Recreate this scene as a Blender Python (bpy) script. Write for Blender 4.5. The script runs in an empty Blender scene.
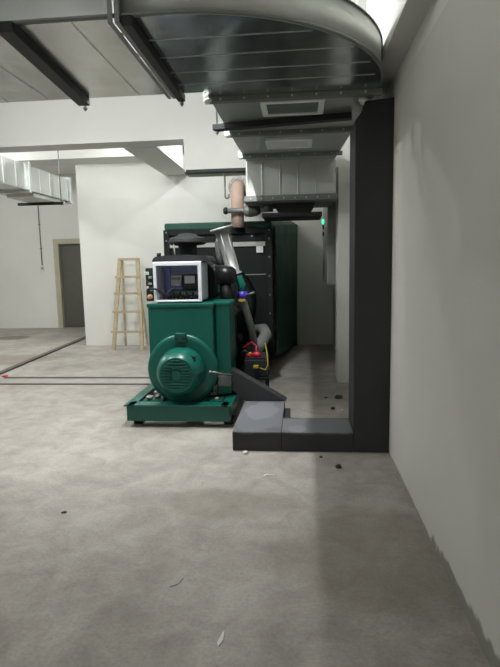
import bpy, bmesh, math, random
from mathutils import Vector, Matrix

random.seed(7)
SC = bpy.context.scene
COL = SC.collection
PI = math.pi

# ------------------------------------------------------------------ materials
def srgb(r, g, b):
    def f(v):
        v /= 255.0
        return v / 12.92 if v <= 0.04045 else ((v + 0.055) / 1.055) ** 2.4
    return (f(r), f(g), f(b), 1.0)

def mat(name, col, rough=0.6, metal=0.0, var=0.08, scale=6.0, bump=0.0, bscale=40.0, emit=None, estr=0.0, spec=0.5, rvar=0.0):
    m = bpy.data.materials.new(name); m.use_nodes = True
    nt = m.node_tree; N = nt.nodes; L = nt.links
    b = N['Principled BSDF']
    b.inputs['Roughness'].default_value = rough
    b.inputs['Metallic'].default_value = metal
    b.inputs['Specular IOR Level'].default_value = spec
    tc = N.new('ShaderNodeTexCoord')
    nz = N.new('ShaderNodeTexNoise'); nz.inputs['Scale'].default_value = scale; nz.inputs['Detail'].default_value = 5
    L.new(tc.outputs['Object'], nz.inputs['Vector'])
    rp = N.new('ShaderNodeValToRGB')
    c0 = tuple(max(0, c * (1 - var)) for c in col[:3]) + (1,)
    c1 = tuple(min(1, c * (1 + var)) for c in col[:3]) + (1,)
    rp.color_ramp.elements[0].position = 0.3; rp.color_ramp.elements[1].position = 0.7
    rp.color_ramp.elements[0].color = c0; rp.color_ramp.elements[1].color = c1
    L.new(nz.outputs['Fac'], rp.inputs['Fac'])
    L.new(rp.outputs['Color'], b.inputs['Base Color'])
    if rvar:
        mr = N.new('ShaderNodeMapRange')
        mr.inputs['To Min'].default_value = max(0, rough - rvar); mr.inputs['To Max'].default_value = min(1, rough + rvar)
        L.new(nz.outputs['Fac'], mr.inputs['Value']); L.new(mr.outputs['Result'], b.inputs['Roughness'])
    if bump:
        n2 = N.new('ShaderNodeTexNoise'); n2.inputs['Scale'].default_value = bscale; n2.inputs['Detail'].default_value = 4
        L.new(tc.outputs['Object'], n2.inputs['Vector'])
        bp = N.new('ShaderNodeBump'); bp.inputs['Strength'].default_value = bump; bp.inputs['Distance'].default_value = 0.01
        L.new(n2.outputs['Fac'], bp.inputs['Height']); L.new(bp.outputs['Normal'], b.inputs['Normal'])
    if emit:
        b.inputs['Emission Color'].default_value = emit; b.inputs['Emission Strength'].default_value = estr
    return m

def blob_mask(nt, tc, spots, wob=0.12, wscale=3.0):
    """0..1 mask of irregular stains; spots = (x, y, z, rx, ry, rz, strength) in object coordinates."""
    N, L = nt.nodes, nt.links
    nz = N.new('ShaderNodeTexNoise'); nz.inputs['Scale'].default_value = wscale; nz.inputs['Detail'].default_value = 6
    L.new(tc.outputs['Object'], nz.inputs['Vector'])
    out = None
    for (x, y, z, rx, ry, rz, st) in spots:
        mp = N.new('ShaderNodeMapping')
        mp.inputs['Scale'].default_value = (1 / rx, 1 / ry, 1 / rz)
        mp.inputs['Location'].default_value = (-x / rx, -y / ry, -z / rz)
        L.new(tc.outputs['Object'], mp.inputs['Vector'])
        ln = N.new('ShaderNodeVectorMath'); ln.operation = 'LENGTH'; L.new(mp.outputs['Vector'], ln.inputs[0])
        ad = N.new('ShaderNodeMath'); ad.operation = 'MULTIPLY_ADD'
        L.new(nz.outputs['Fac'], ad.inputs[0]); ad.inputs[1].default_value = wob * 8; L.new(ln.outputs['Value'], ad.inputs[2])
        mr = N.new('ShaderNodeMapRange'); mr.interpolation_type = 'SMOOTHSTEP'
        mr.inputs['From Min'].default_value = 0.75 + wob * 4; mr.inputs['From Max'].default_value = 1.15 + wob * 4
        mr.inputs['To Min'].default_value = st; mr.inputs['To Max'].default_value = 0
        L.new(ad.outputs['Value'], mr.inputs['Value'])
        if out is None: out = mr.outputs['Result']
        else:
            mx = N.new('ShaderNodeMath'); mx.operation = 'MAXIMUM'
            L.new(out, mx.inputs[0]); L.new(mr.outputs['Result'], mx.inputs[1]); out = mx.outputs['Value']
    return out

def add_stains(m, spots, col, wob=0.12, wscale=3.0):
    nt = m.node_tree; N, L = nt.nodes, nt.links
    b = N['Principled BSDF']
    tc = next(n for n in N if n.type == 'TEX_COORD')
    src = b.inputs['Base Color'].links[0].from_socket
    mask = blob_mask(nt, tc, spots, wob, wscale)
    mx = N.new('ShaderNodeMix'); mx.data_type = 'RGBA'
    L.new(mask, mx.inputs['Factor']); L.new(src, mx.inputs['A']); mx.inputs['B'].default_value = col
    L.new(mx.outputs['Result'], b.inputs['Base Color'])

def concrete(name, base, dark, light):
    m = bpy.data.materials.new(name); m.use_nodes = True
    nt = m.node_tree; N = nt.nodes; L = nt.links; b = N['Principled BSDF']
    b.inputs['Roughness'].default_value = 0.8; b.inputs['Specular IOR Level'].default_value = 0.3
    tc = N.new('ShaderNodeTexCoord')
    def noise(s, d, r=0.55, dist=0.0):
        n = N.new('ShaderNodeTexNoise'); n.inputs['Scale'].default_value = s; n.inputs['Detail'].default_value = d
        n.inputs['Roughness'].default_value = r; n.inputs['Distortion'].default_value = dist
        L.new(tc.outputs['Object'], n.inputs['Vector']); return n
    a = noise(0.9, 8, 0.62, 0.4); c = noise(4.5, 10, 0.68, 0.6); d = noise(60, 3)
    r1 = N.new('ShaderNodeValToRGB'); e = r1.color_ramp.elements
    e[0].position = 0.30; e[0].color = dark; e[1].position = 0.72; e[1].color = light
    k = r1.color_ramp.elements.new(0.5); k.color = base
    L.new(a.outputs['Fac'], r1.inputs['Fac'])
    r2 = N.new('ShaderNodeValToRGB'); e = r2.color_ramp.elements
    e[0].position = 0.33; e[0].color = (0.66, 0.65, 0.63, 1); e[1].position = 0.62; e[1].color = (1.1, 1.1, 1.09, 1)
    L.new(c.outputs['Fac'], r2.inputs['Fac'])
    mx = N.new('ShaderNodeMix'); mx.data_type = 'RGBA'; mx.blend_type = 'MULTIPLY'; mx.inputs['Factor'].default_value = 0.6
    L.new(r1.outputs['Color'], mx.inputs['A']); L.new(r2.outputs['Color'], mx.inputs['B'])
    r3 = N.new('ShaderNodeValToRGB'); e = r3.color_ramp.elements
    e[0].position = 0.3; e[0].color = (0.86, 0.86, 0.85, 1); e[1].position = 0.6; e[1].color = (1.04, 1.04, 1.04, 1)
    L.new(d.outputs['Fac'], r3.inputs['Fac'])
    m2 = N.new('ShaderNodeMix'); m2.data_type = 'RGBA'; m2.blend_type = 'MULTIPLY'; m2.inputs['Factor'].default_value = 0.9
    L.new(mx.outputs['Result'], m2.inputs['A']); L.new(r3.outputs['Color'], m2.inputs['B'])
    L.new(m2.outputs['Result'], b.inputs['Base Color'])
    bp = N.new('ShaderNodeBump'); bp.inputs['Strength'].default_value = 0.25; bp.inputs['Distance'].default_value = 0.01
    L.new(c.outputs['Fac'], bp.inputs['Height']); L.new(bp.outputs['Normal'], b.inputs['Normal'])
    return m

def galvanised(name, col, rough=0.3, var=0.12, spangle=16.0):
    m = mat(name, col, rough, 0.9, var, 2.2, 0.0, rvar=0.1)
    nt = m.node_tree; N = nt.nodes; L = nt.links; b = N['Principled BSDF']
    tc = next(n for n in N if n.type == 'TEX_COORD')
    n1 = N.new('ShaderNodeTexNoise'); n1.inputs['Scale'].default_value = 2.6; n1.inputs['Detail'].default_value = 1.5
    L.new(tc.outputs['Object'], n1.inputs['Vector'])
    b1 = N.new('ShaderNodeBump'); b1.inputs['Strength'].default_value = 0.35; b1.inputs['Distance'].default_value = 0.03
    L.new(n1.outputs['Fac'], b1.inputs['Height'])
    v = N.new('ShaderNodeTexVoronoi'); v.inputs['Scale'].default_value = spangle * 4
    L.new(tc.outputs['Object'], v.inputs['Vector'])
    b2 = N.new('ShaderNodeBump'); b2.inputs['Strength'].default_value = 0.04; b2.inputs['Distance'].default_value = 0.004
    L.new(v.outputs['Distance'], b2.inputs['Height']); L.new(b1.outputs['Normal'], b2.inputs['Normal'])
    L.new(b2.outputs['Normal'], b.inputs['Normal'])
    return m

M = {}
M['wall'] = mat('white_plaster', srgb(222, 222, 216), 0.85, 0, 0.03, 1.2, 0.12, 25, spec=0.25)
M['wall_r'] = mat('white_plaster_scuffed', srgb(217, 215, 210), 0.85, 0, 0.04, 1.0, 0.15, 18, spec=0.25)
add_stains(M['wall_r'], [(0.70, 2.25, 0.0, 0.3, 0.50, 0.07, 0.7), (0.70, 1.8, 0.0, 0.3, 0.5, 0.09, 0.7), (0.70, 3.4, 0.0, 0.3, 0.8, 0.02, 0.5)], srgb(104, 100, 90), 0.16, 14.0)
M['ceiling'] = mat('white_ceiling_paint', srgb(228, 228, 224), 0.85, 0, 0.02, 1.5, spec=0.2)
M['beam'] = mat('white_beam_paint', srgb(208, 208, 203), 0.85, 0, 0.02, 1.5, spec=0.2)
M['floor'] = concrete('dusty_concrete', srgb(167, 162, 155), srgb(146, 141, 134), srgb(182, 178, 171))
add_stains(M['floor'], [(-6.35, 10.9, 0, 0.42, 0.34, 1, 0.6)], srgb(84, 78, 70), 0.06, 3.0)
add_stains(M['floor'], [(-5.0, 8.2, 0, 0.9, 0.5, 1, 0.35), (-0.45, 3.1, 0, 0.5, 0.2, 1, 0.25), (0.35, 2.6, 0, 0.45, 0.5, 1, 0.25)], srgb(112, 102, 82), 0.14, 2.2)
M['galv'] = galvanised('galvanised_sheet', (0.62, 0.64, 0.63, 1), 0.24)
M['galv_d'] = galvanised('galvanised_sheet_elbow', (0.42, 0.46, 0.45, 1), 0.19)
M['galv_f'] = galvanised('galvanised_sheet_dull', (0.58, 0.59, 0.55, 1), 0.48)
M['galv_f'].node_tree.nodes['Principled BSDF'].inputs['Metallic'].default_value = 0.55
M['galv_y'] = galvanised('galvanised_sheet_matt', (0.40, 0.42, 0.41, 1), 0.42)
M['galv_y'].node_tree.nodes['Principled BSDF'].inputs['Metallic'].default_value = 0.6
M['seam'] = mat('sheet_seam', (0.62, 0.64, 0.62, 1), 0.4, 0.8, 0.08)
M['flange'] = mat('angle_flange', (0.22, 0.23, 0.22, 1), 0.5, 0.6, 0.1)
M['black'] = mat('black_steel', srgb(20, 21, 22), 0.6, 0.0, 0.15)
M['darkgrey'] = mat('dark_grey_paint', srgb(54, 55, 56), 0.7, 0, 0.10, 3.0, 0.1, 30)
M['dusty_block'] = mat('dark_grey_paint_dusty', srgb(54, 55, 57), 0.65, 0, 0.10, 3.0, 0.1, 30)
M['dusty_sill'] = mat('dark_grey_sill_dusty', srgb(54, 55, 57), 0.65, 0, 0.10, 3.0, 0.1, 30)
add_stains(M['dusty_block'], [(0.0, 0.0, 0.16, 0.32, 0.68, 0.03, 0.42), (0.0, 0.1, 0.16, 0.17, 0.36, 0.03, 0.6)], srgb(150, 152, 158), 0.12, 6.0)
add_stains(M['dusty_sill'], [(-0.42, -0.10, 0.16, 0.10, 0.10, 0.03, 0.6), (-0.25, 0.0, 0.16, 0.5, 0.24, 0.03, 0.45)], srgb(146, 148, 150), 0.12, 6.0)
M['green'] = mat('green_enamel', srgb(10, 93, 80), 0.33, 0, 0.06, 4.0, 0.03, 50)
M['green_d'] = mat('green_enamel_engine', srgb(12, 78, 68), 0.45, 0, 0.12, 5.0)
M['rubber'] = mat('black_rubber', srgb(24, 25, 26), 0.7, 0, 0.12)
M['gloss'] = mat('black_gloss_plastic', srgb(22, 23, 24), 0.28, 0, 0.1)
M['silver'] = mat('silver_frame', srgb(236, 238, 243), 0.4, 0.0, 0.03)
M['panelgrey'] = mat('panel_grey', srgb(190, 193, 202), 0.5, 0, 0.04)
M['panelin'] = mat('panel_lavender', srgb(178, 184, 214), 0.55, 0, 0.05)
M['lavender'] = mat('lavender_duct', srgb(140, 150, 214), 0.55, 0, 0.05)
M['modwhite'] = mat('module_white', srgb(205, 208, 206), 0.5, 0, 0.04)
M['moddark'] = mat('module_dark', srgb(34, 36, 40), 0.5, 0, 0.1)
M['modgreen'] = mat('terminal_green', srgb(110, 158, 126), 0.5, 0, 0.1)
M['orange'] = mat('orange_cap', srgb(236, 150, 50), 0.45, 0, 0.05)
M['red'] = mat('red_cap', srgb(206, 34, 62), 0.45, 0, 0.06)
M['yellow'] = mat('yellow_sleeve', srgb(158, 148, 34), 0.5, 0, 0.06)
M['purple'] = mat('blue_violet_clamp', srgb(70, 48, 168), 0.4, 0, 0.06)
M['stainless'] = mat('stainless_pipe', (0.36, 0.37, 0.36, 1), 0.5, 0.4, 0.08)
M['hose'] = mat('grey_hose', srgb(118, 120, 118), 0.6, 0, 0.08)
M['rust'] = mat('primer_brown_pipe', srgb(180, 156, 140), 0.7, 0, 0.16, 9.0)
M['pipegrey'] = mat('grey_fittings', srgb(120, 120, 116), 0.45, 0.5, 0.12)
M['canvas'] = mat('dark_green_canvas', srgb(31, 70, 59), 0.75, 0, 0.12, 5.0, 0.25, 12)
M['radpaint'] = mat('black_radiator_paint', srgb(19, 25, 23), 0.6, 0, 0.1, spec=0.2)
M['wood'] = mat('pale_wood', srgb(184, 168, 138), 0.7, 0, 0.12, 12.0, 0.1, 30)
M['door'] = mat('dark_door_leaf', srgb(86, 86, 78), 0.55, 0, 0.06)
M['doorframe'] = mat('beige_door_frame', srgb(178, 174, 152), 0.6, 0, 0.05)
M['white'] = mat('white_plastic', srgb(225, 225, 222), 0.5, 0, 0.03)
M['foam'] = mat('white_sealing_foam', srgb(232, 232, 226), 0.9, 0, 0.05, 20, 0.5, 60)
M['vent'] = mat('vent_frame', srgb(224, 226, 224), 0.5, 0.0, 0.04)
M['vent_in'] = mat('vent_mesh', srgb(120, 126, 124), 0.6, 0.2, 0.06)
M['pebble_d'] = mat('dark_rubble', srgb(58, 55, 50), 0.9, 0, 0.2, 20)
M['pebble_w'] = mat('pale_rubble', srgb(218, 216, 208), 0.9, 0, 0.1, 20)
M['strip'] = mat('floor_strip_dark', srgb(92, 88, 82), 0.8, 0, 0.15, 5)
M['cabinet'] = mat('grey_cabinet', srgb(150, 152, 146), 0.55, 0, 0.05)
M['led'] = mat('green_lamp', srgb(20, 220, 110), 0.3, 0, 0.02, emit=(0.02, 1.0, 0.32, 1), estr=3.0)
M['brass'] = mat('chrome_handle', (0.7, 0.7, 0.68, 1), 0.25, 1.0, 0.03)

# ------------------------------------------------------------------ mesh helpers
class MB:
    def __init__(s): s.bm = bmesh.new(); s.mats = []
    def mi(s, k):
        if k not in s.mats: s.mats.append(k)
        return s.mats.index(k)
    def faces(s, fs, k, smooth=False):
        i = s.mi(k)
        for f in fs: f.material_index = i; f.smooth = smooth
    def box(s, x0, x1, y0, y1, z0, z1, k, bev=0.0, rot=None, piv=None):
        r = bmesh.ops.create_cube(s.bm, size=1.0)
        vs = r['verts']
        for v in vs:
            v.co = Vector(((x0 + x1) / 2 + v.co.x * (x1 - x0), (y0 + y1) / 2 + v.co.y * (y1 - y0), (z0 + z1) / 2 + v.co.z * (z1 - z0)))
        fs = list({f for v in vs for f in v.link_faces})
        if bev:
            es = list({e for v in vs for e in v.link_edges})
            o = bmesh.ops.bevel(s.bm, geom=es, offset=bev, segments=2, affect='EDGES', profile=0.5, clamp_overlap=True)
            vs = list({v for f in o['faces'] for v in f.verts} | {v for v in vs if v.is_valid})
            fs = list({f for v in vs for f in v.link_faces})
        s.faces(fs, k)
        if rot is not None:
            p = Vector(piv if piv else ((x0 + x1) / 2, (y0 + y1) / 2, (z0 + z1) / 2))
            for v in vs: v.co = p + rot @ (v.co - p)
        return s
    def prism(s, pts, axis, a0, a1, k, smooth=False):
        """extrude a 2-D outline along axis ('X': pts are (y,z); 'Y': (x,z); 'Z': (x,y))."""
        def P(p, a):
            return {'X': (a, p[0], p[1]), 'Y': (p[0], a, p[1]), 'Z': (p[0], p[1], a)}[axis]
        A = [s.bm.verts.new(P(p, a0)) for p in pts]; B = [s.bm.verts.new(P(p, a1)) for p in pts]
        fs = []; n = len(pts)
        side = []
        for i in range(n): side.append(s.bm.faces.new((A[i], A[(i + 1) % n], B[(i + 1) % n], B[i])))
        caps = [s.bm.faces.new(A), s.bm.faces.new(B)]
        s.faces(side, k, smooth); s.faces(caps, k)
        bmesh.ops.recalc_face_normals(s.bm, faces=side + caps)
        return s
    def lathe(s, prof, origin, axis, k, n=40, smooth=True, cap=True):
        """prof: list of (t, r) along the axis direction from origin."""
        ax = Vector(axis).normalized()
        up = Vector((0, 0, 1)) if abs(ax.z) < 0.9 else Vector((1, 0, 0))
        u = ax.cross(up).normalized(); w = ax.cross(u)
        o = Vector(origin); rings = []
        for t, r in prof:
            rings.append([s.bm.verts.new(o + ax * t + (u * math.cos(2 * PI * i / n) + w * math.sin(2 * PI * i / n)) * max(r, 1e-4)) for i in range(n)])
        fs = []
        for a, b in zip(rings, rings[1:]):
            for i in range(n): fs.append(s.bm.faces.new((a[i], a[(i + 1) % n], b[(i + 1) % n], b[i])))
        caps = []
        if cap: caps = [s.bm.faces.new(rings[0]), s.bm.faces.new(rings[-1])]
        s.faces(fs, k, smooth); s.faces(caps, k)
        bmesh.ops.recalc_face_normals(s.bm, faces=fs + caps)
        return s
    def tube(s, pts, r, k, n=12, closed=False):
        P = [Vector(p) for p in pts]; rings = []
        rr = r if isinstance(r, (list, tuple)) else [r] * len(P)
        prev = None
        for i, p in enumerate(P):
            d = (P[(i + 1) % len(P)] - P[i - 1]) if closed or 0 < i < len(P) - 1 else (P[1] - P[0] if i == 0 else P[-1] - P[-2])
            d.normalize()
            if prev is None:
                up = Vector((0, 0, 1)) if abs(d.z) < 0.9 else Vector((1, 0, 0)); u = d.cross(up).normalized()
            else:
                u = (prev - d * prev.dot(d)).normalized()
            prev = u; w = d.cross(u)
            rings.append([s.bm.verts.new(p + (u * math.cos(2 * PI * j / n) + w * math.sin(2 * PI * j / n)) * rr[i]) for j in range(n)])
        fs = []
        pairs = list(zip(rings, rings[1:])) + ([(rings[-1], rings[0])] if closed else [])
        for a, b in pairs:
            for j in range(n): fs.append(s.bm.faces.new((a[j], a[(j + 1) % n], b[(j + 1) % n], b[j])))
        caps = [] if closed else [s.bm.faces.new(rings[0]), s.bm.faces.new(rings[-1])]
        s.faces(fs, k, True); s.faces(caps, k)
        bmesh.ops.recalc_face_normals(s.bm, faces=fs + caps)
        return s
    def cyl(s, a, b, r, k, n=16): return s.tube([a, b], r, k, n)
    def poly(s, quads, k, smooth=False):
        """quads: list of lists of coordinates, shared verts merged."""
        fs = []
        for q in quads: fs.append(s.bm.faces.new([s.bm.verts.new(c) for c in q]))
        bmesh.ops.remove_doubles(s.bm, verts=list({v for f in fs for v in f.verts}), dist=1e-5)
        fs = [f for f in fs if f.is_valid]
        s.faces(fs, k, smooth); bmesh.ops.recalc_face_normals(s.bm, faces=fs)
        return s
    def sphere(s, c, r, k, sub=2):
        o = bmesh.ops.create_icosphere(s.bm, subdivisions=sub, radius=1.0)
        rx = r if isinstance(r, (list, tuple)) else (r, r, r)
        for v in o['verts']: v.co = Vector((c[0] + v.co.x * rx[0], c[1] + v.co.y * rx[1], c[2] + v.co.z * rx[2]))
        s.faces(list({f for v in o['verts'] for f in v.link_faces}), k, True)
        return s
    def build(s, name, parent=None, label=None, bevel=0.0):
        me = bpy.data.meshes.new(name)
        off = world_off(parent)
        for v in s.bm.verts: v.co -= off
        s.bm.to_mesh(me); s.bm.free()
        for k in s.mats: me.materials.append(M[k])
        o = bpy.data.objects.new(name, me); COL.objects.link(o)
        if parent: o.parent = parent
        if label: o['label'] = label
        if bevel:
            b = o.modifiers.new('edge', 'BEVEL'); b.width = bevel; b.segments = 2; b.limit_method = 'ANGLE'; b.angle_limit = 0.7
        return o

def world_off(o):
    v = Vector((0, 0, 0))
    while o: v += Vector(o.location); o = o.parent
    return v

def tag(o, label, cat, group=None):
    o['label'] = label; o['category'] = cat
    if group: o['group'] = group
    return o

def thing(name, label, cat, loc, group=None):
    o = bpy.data.objects.new(name, None); COL.objects.link(o); o.location = loc; o.empty_display_size = 0.1
    return tag(o, label, cat, group)

def struct(name, mb, bevel=0.0):
    o = mb.build(name, None, None, bevel); o['kind'] = 'structure'; return o

def arc(cx, cy, r, a0, a1, n):
    return [(cx + r * math.cos(math.radians(a0 + (a1 - a0) * i / n)), cy + r * math.sin(math.radians(a0 + (a1 - a0) * i / n))) for i in range(n + 1)]

# ------------------------------------------------------------------ the room
ZC = 3.8
struct('floor', MB().box(-8.6, 0.95, -2.6, 13.0, -0.12, 0.0, 'floor'))
struct('ceiling', MB().box(-8.6, 0.95, -2.6, 13.0, ZC, ZC + 0.15, 'ceiling'))
struct('wall_right', MB().box(0.70, 0.95, -2.5, 9.7, 0, 2.70, 'wall_r').box(0.703, 0.95, -2.5, 9.7, 2.70, ZC, 'ceiling'))  # whiter upper part puts the light along the wall top into the colour
struct('wall_back', MB().box(-4.15, 0.95, 9.7, 12.7, 0, ZC, 'wall'))
struct('wall_left', MB().box(-8.6, -8.4, -2.5, 12.7, 0, ZC, 'wall'))
struct('wall_front', MB().box(-8.6, 0.95, -2.6, -2.4, 0, ZC, 'wall'))
# far wall of the left bay with a doorway
DX0, DX1, DZ, FY = -6.06, -5.14, 2.17, 12.7
struct('wall_far', MB().box(-8.6, DX0, FY, 13.0, 0, ZC, 'wall').box(DX1, -4.15, FY, 13.0, 0, ZC, 'wall').box(DX0, DX1, FY, 13.0, DZ, ZC, 'wall')
       .box(-8.6, -4.15, 12.96, 13.0, 0, ZC, 'wall'))
# beams
struct('trim_1', MB().box(-8.4, -1.52, 7.1, 7.45, 3.18, ZC, 'beam').box(-1.52, 0.70, 7.1, 7.45, 2.74, ZC, 'beam'))
struct('trim_2', MB().box(-2.46, -1.98, 7.45, 9.7, 3.17, ZC, 'beam'))
struct('trim_3', MB().box(-8.4, -1.98, 9.15, 9.7, 3.42, ZC, 'beam'))
struct('trim_4', MB().box(0.565, 0.703, -2.4, 4.66, 2.84, ZC, 'beam').box(0.50, 0.703, 4.66, 4.9, 2.70, ZC, 'beam'))
struct('trim_5', MB().box(0.475, 0.70, 6.5, 6.9, 0, 2.66, 'wall', 0.012))
struct('trim_6', MB().box(0.62, 0.70, 6.9, 9.7, 0, 2.66, 'wall'))
# door
d = MB().box(DX0 + 0.06, DX1 - 0.06, FY + 0.10, FY + 0.145, 0.01, DZ - 0.06, 'door').build('door_1'); d['kind'] = 'structure'
f = MB()
f.box(DX0 - 0.07, DX0 + 0.06, FY - 0.02, FY + 0.16, 0, DZ + 0.07, 'doorframe', 0.006)
f.box(DX1 - 0.06, DX1 + 0.07, FY - 0.02, FY + 0.16, 0, DZ + 0.07, 'doorframe', 0.006)
f.box(DX0 + 0.06, DX1 - 0.06, FY - 0.02, FY + 0.16, DZ - 0.06, DZ + 0.07, 'doorframe', 0.006)
f.build('door_frame', d, 'beige door frame')
MB().box(DX1 - 0.16, DX1 - 0.11, FY + 0.085, FY + 0.10, 0.95, 1.15, 'brass').cyl((DX1 - 0.135, FY + 0.09, 1.08), (DX1 - 0.135, FY + 0.04, 1.08), 0.012, 'brass')\
    .cyl((DX1 - 0.135, FY + 0.045, 1.08), (DX1 - 0.26, FY + 0.045, 1.08), 0.011, 'brass').build('door_handle', d, 'chrome lever handle')

# wall fittings in the left bay
t = tag(MB().box(-6.49, -6.41, FY - 0.035, FY, 1.45, 1.59, 'white', 0.008).box(-6.475, -6.425, FY - 0.042, FY - 0.035, 1.49, 1.55, 'cabinet', 0.003).build('light_switch'),
        'small white switch box under the conduit, left of the dark door', 'switch')
c = MB().cyl((-6.45, FY - 0.014, 1.595), (-6.45, FY - 0.014, 3.36), 0.013, 'pipegrey')
for z in (2.0, 2.6, 3.15): c.box(-6.475, -6.425, FY - 0.03, FY, z, z + 0.02, 'pipegrey')
tag(c.build('wall_conduit'), 'thin grey vertical conduit on the far white wall above the switch', 'conduit')

# floor strips
tag(MB().box(-4.12, -1.72, 6.76, 6.81, 0, 0.012, 'strip', 0.004).build('floor_strip'), 'thin dark strip across the floor, the farther of two parallel strips left of generator', 'strip')
tag(MB().box(-4.12, -1.72, 6.37, 6.42, 0, 0.012, 'strip', 0.004).build('floor_strip'), 'thin dark strip across the floor, the nearer of two parallel strips left of generator', 'strip')
tag(MB().prism([(-4.36, 6.7), (-4.27, 6.7), (-4.60, 11.0), (-4.69, 11.0)], 'Z', 0, 0.03, 'strip').build('floor_strip', bevel=0.008), 'long dark strip running back along the floor towards the door', 'strip')
tag(MB().prism([(-4.20, 6.85), (-4.14, 6.84), (-4.12, 6.89), (-4.17, 6.92)], 'Z', 0, 0.02, 'red').build('cloth_scrap', bevel=0.004), 'small red scrap on the floor beside the dark strips at far left', 'scrap')

# ------------------------------------------------------------------ big overhead duct
DB = 2.71; DT = 2.92
duct = thing('supply_duct', 'large galvanised duct overhead with a rounded elbow turning towards the generator', 'duct', (-0.6, 3.8, DB))
XJ = -0.885
b = MB()
# straight run along X, left of the joint
b.box(-4.6, XJ - 0.02, 2.66, 3.80, DB, DT, 'galv')
for x in (-1.12, -1.78, -2.1, -2.44, -2.9): b.box(x, x + 0.006, 2.67, 3.79, DB - 0.003, DB, 'seam')
b.build('straight_duct', duct)
# elbow
outer = arc(-0.64, 3.86, 1.20, 270, 360, 28)
outline = [(XJ + 0.02, 2.66)] + outer + [(0.56, 4.06), (-0.64, 4.06), (-0.64, 3.80), (XJ + 0.02, 3.80)]
e = MB().prism(outline, 'Z', DB, DT, 'galv_f')  # lighter sheet tone on the sides stands in for light reaching them
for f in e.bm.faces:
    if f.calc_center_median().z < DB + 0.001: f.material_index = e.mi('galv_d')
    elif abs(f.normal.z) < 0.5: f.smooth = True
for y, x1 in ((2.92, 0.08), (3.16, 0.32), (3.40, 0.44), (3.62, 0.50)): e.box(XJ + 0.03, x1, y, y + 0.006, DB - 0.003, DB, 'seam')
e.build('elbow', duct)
# rolled lip round the lower outside edge of the elbow and along the run
lip = MB()
path = [(-4.6, 2.655), (XJ, 2.655)] + arc(-0.64, 3.86, 1.205, 270, 360, 28) + [(0.565, 4.06)]
lip.tube([(p[0], p[1], DB + 0.012) for p in path], 0.011, 'flange', 8)
lip.tube([(p[0], p[1], DT - 0.004) for p in path[1:]], 0.006, 'flange', 6)
lip.build('corner_seam', duct, 'thin rolled seam edge')
# flange joint at XJ
fl = MB()
for x in (XJ - 0.03, XJ + 0.004):
    fl.box(x, x + 0.026, 2.62, 3.80, DB - 0.035, DB + 0.004, 'flange', 0.003)
    fl.box(x, x + 0.026, 2.62, 2.662, DB, DT + 0.03, 'flange', 0.003)
for y in (2.78, 3.05, 3.32, 3.6): fl.cyl((XJ - 0.04, y, DB - 0.02), (XJ + 0.045, y, DB - 0.02), 0.008, 'seam', 8)
fl.build('joint_flange', duct, 'dark bolted angle flange')
# run along Y
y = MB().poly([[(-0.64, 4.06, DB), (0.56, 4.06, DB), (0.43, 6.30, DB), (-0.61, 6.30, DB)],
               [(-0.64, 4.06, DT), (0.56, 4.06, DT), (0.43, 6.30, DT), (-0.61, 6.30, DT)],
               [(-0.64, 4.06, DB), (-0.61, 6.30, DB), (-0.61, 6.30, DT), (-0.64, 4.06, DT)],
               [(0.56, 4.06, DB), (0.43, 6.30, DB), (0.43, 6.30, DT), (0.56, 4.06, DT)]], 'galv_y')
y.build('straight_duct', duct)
def cross_flange(yy, x0, x1, n):
    q = MB()
    q.box(x0 - 0.03, x1 + 0.03, yy - 0.028, yy - 0.002, DB - 0.038, DB, 'flange', 0.003).box(x0 - 0.03, x1 + 0.03, yy + 0.002, yy + 0.028, DB - 0.038, DB, 'flange', 0.003)
    q.box(x0 - 0.035, x0, yy - 0.028, yy + 0.028, DB - 0.02, DT, 'flange', 0.003)
    for i in range(n):
        x = x0 + (x1 - x0) * (i + 0.5) / n
        q.cyl((x, yy - 0.036, DB - 0.02), (x, yy + 0.036, DB - 0.02), 0.007, 'seam', 8)
    q.build('joint_flange', duct, 'grey bolted angle flange')
    k = MB().sphere((x0 - 0.02, yy, DB - 0.005), (0.028, 0.045, 0.042), 'foam', 2).sphere((x0 - 0.03, yy + 0.02, DB + 0.03), (0.02, 0.03, 0.03), 'foam', 2)
    k.sphere((x0 - 0.005, yy - 0.04, DB - 0.03), (0.03, 0.02, 0.018), 'foam', 2)
    k.build('sealant', duct, 'white sealant on flange corner')
cross_flange(3.93, -0.64, 0.56, 7)
cross_flange(4.95, -0.63, 0.50, 6)
cross_flange(5.95, -0.62, 0.45, 6)
# two vent grilles in the underside
for (gx0, gx1, gy0, gy1, slat) in ((-0.28, 0.20, 4.03, 4.40, 'vent_in'), (-0.32, 0.14, 5.22, 5.60, 'vent')):
    g = MB(); w = 0.045
    g.box(gx0, gx1, gy0, gy0 + w, DB - 0.025, DB, 'vent', 0.004).box(gx0, gx1, gy1 - w, gy1, DB - 0.025, DB, 'vent', 0.004)
    g.box(gx0, gx0 + w, gy0 + w, gy1 - w, DB - 0.025, DB, 'vent', 0.004).box(gx1 - w, gx1, gy0 + w, gy1 - w, DB - 0.025, DB, 'vent', 0.004)
    g = g.build('vent_grille', duct, 'pale framed square vent grille')
    s = MB().box(gx0 + w, gx1 - w, gy0 + w, gy1 - w, DB - 0.006, DB - 0.001, 'vent_in')
    n = 14
    for i in range(n):
        yy = gy0 + w + (gy1 - gy0 - 2 * w) * (i + 0.5) / n
        s.box(gx0 + w, gx1 - w, yy - 0.006, yy + 0.006, DB - 0.016, DB - 0.010, slat, rot=Matrix.Rotation(0.5, 3, 'X'))
    s.build('louvre', g)
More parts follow.
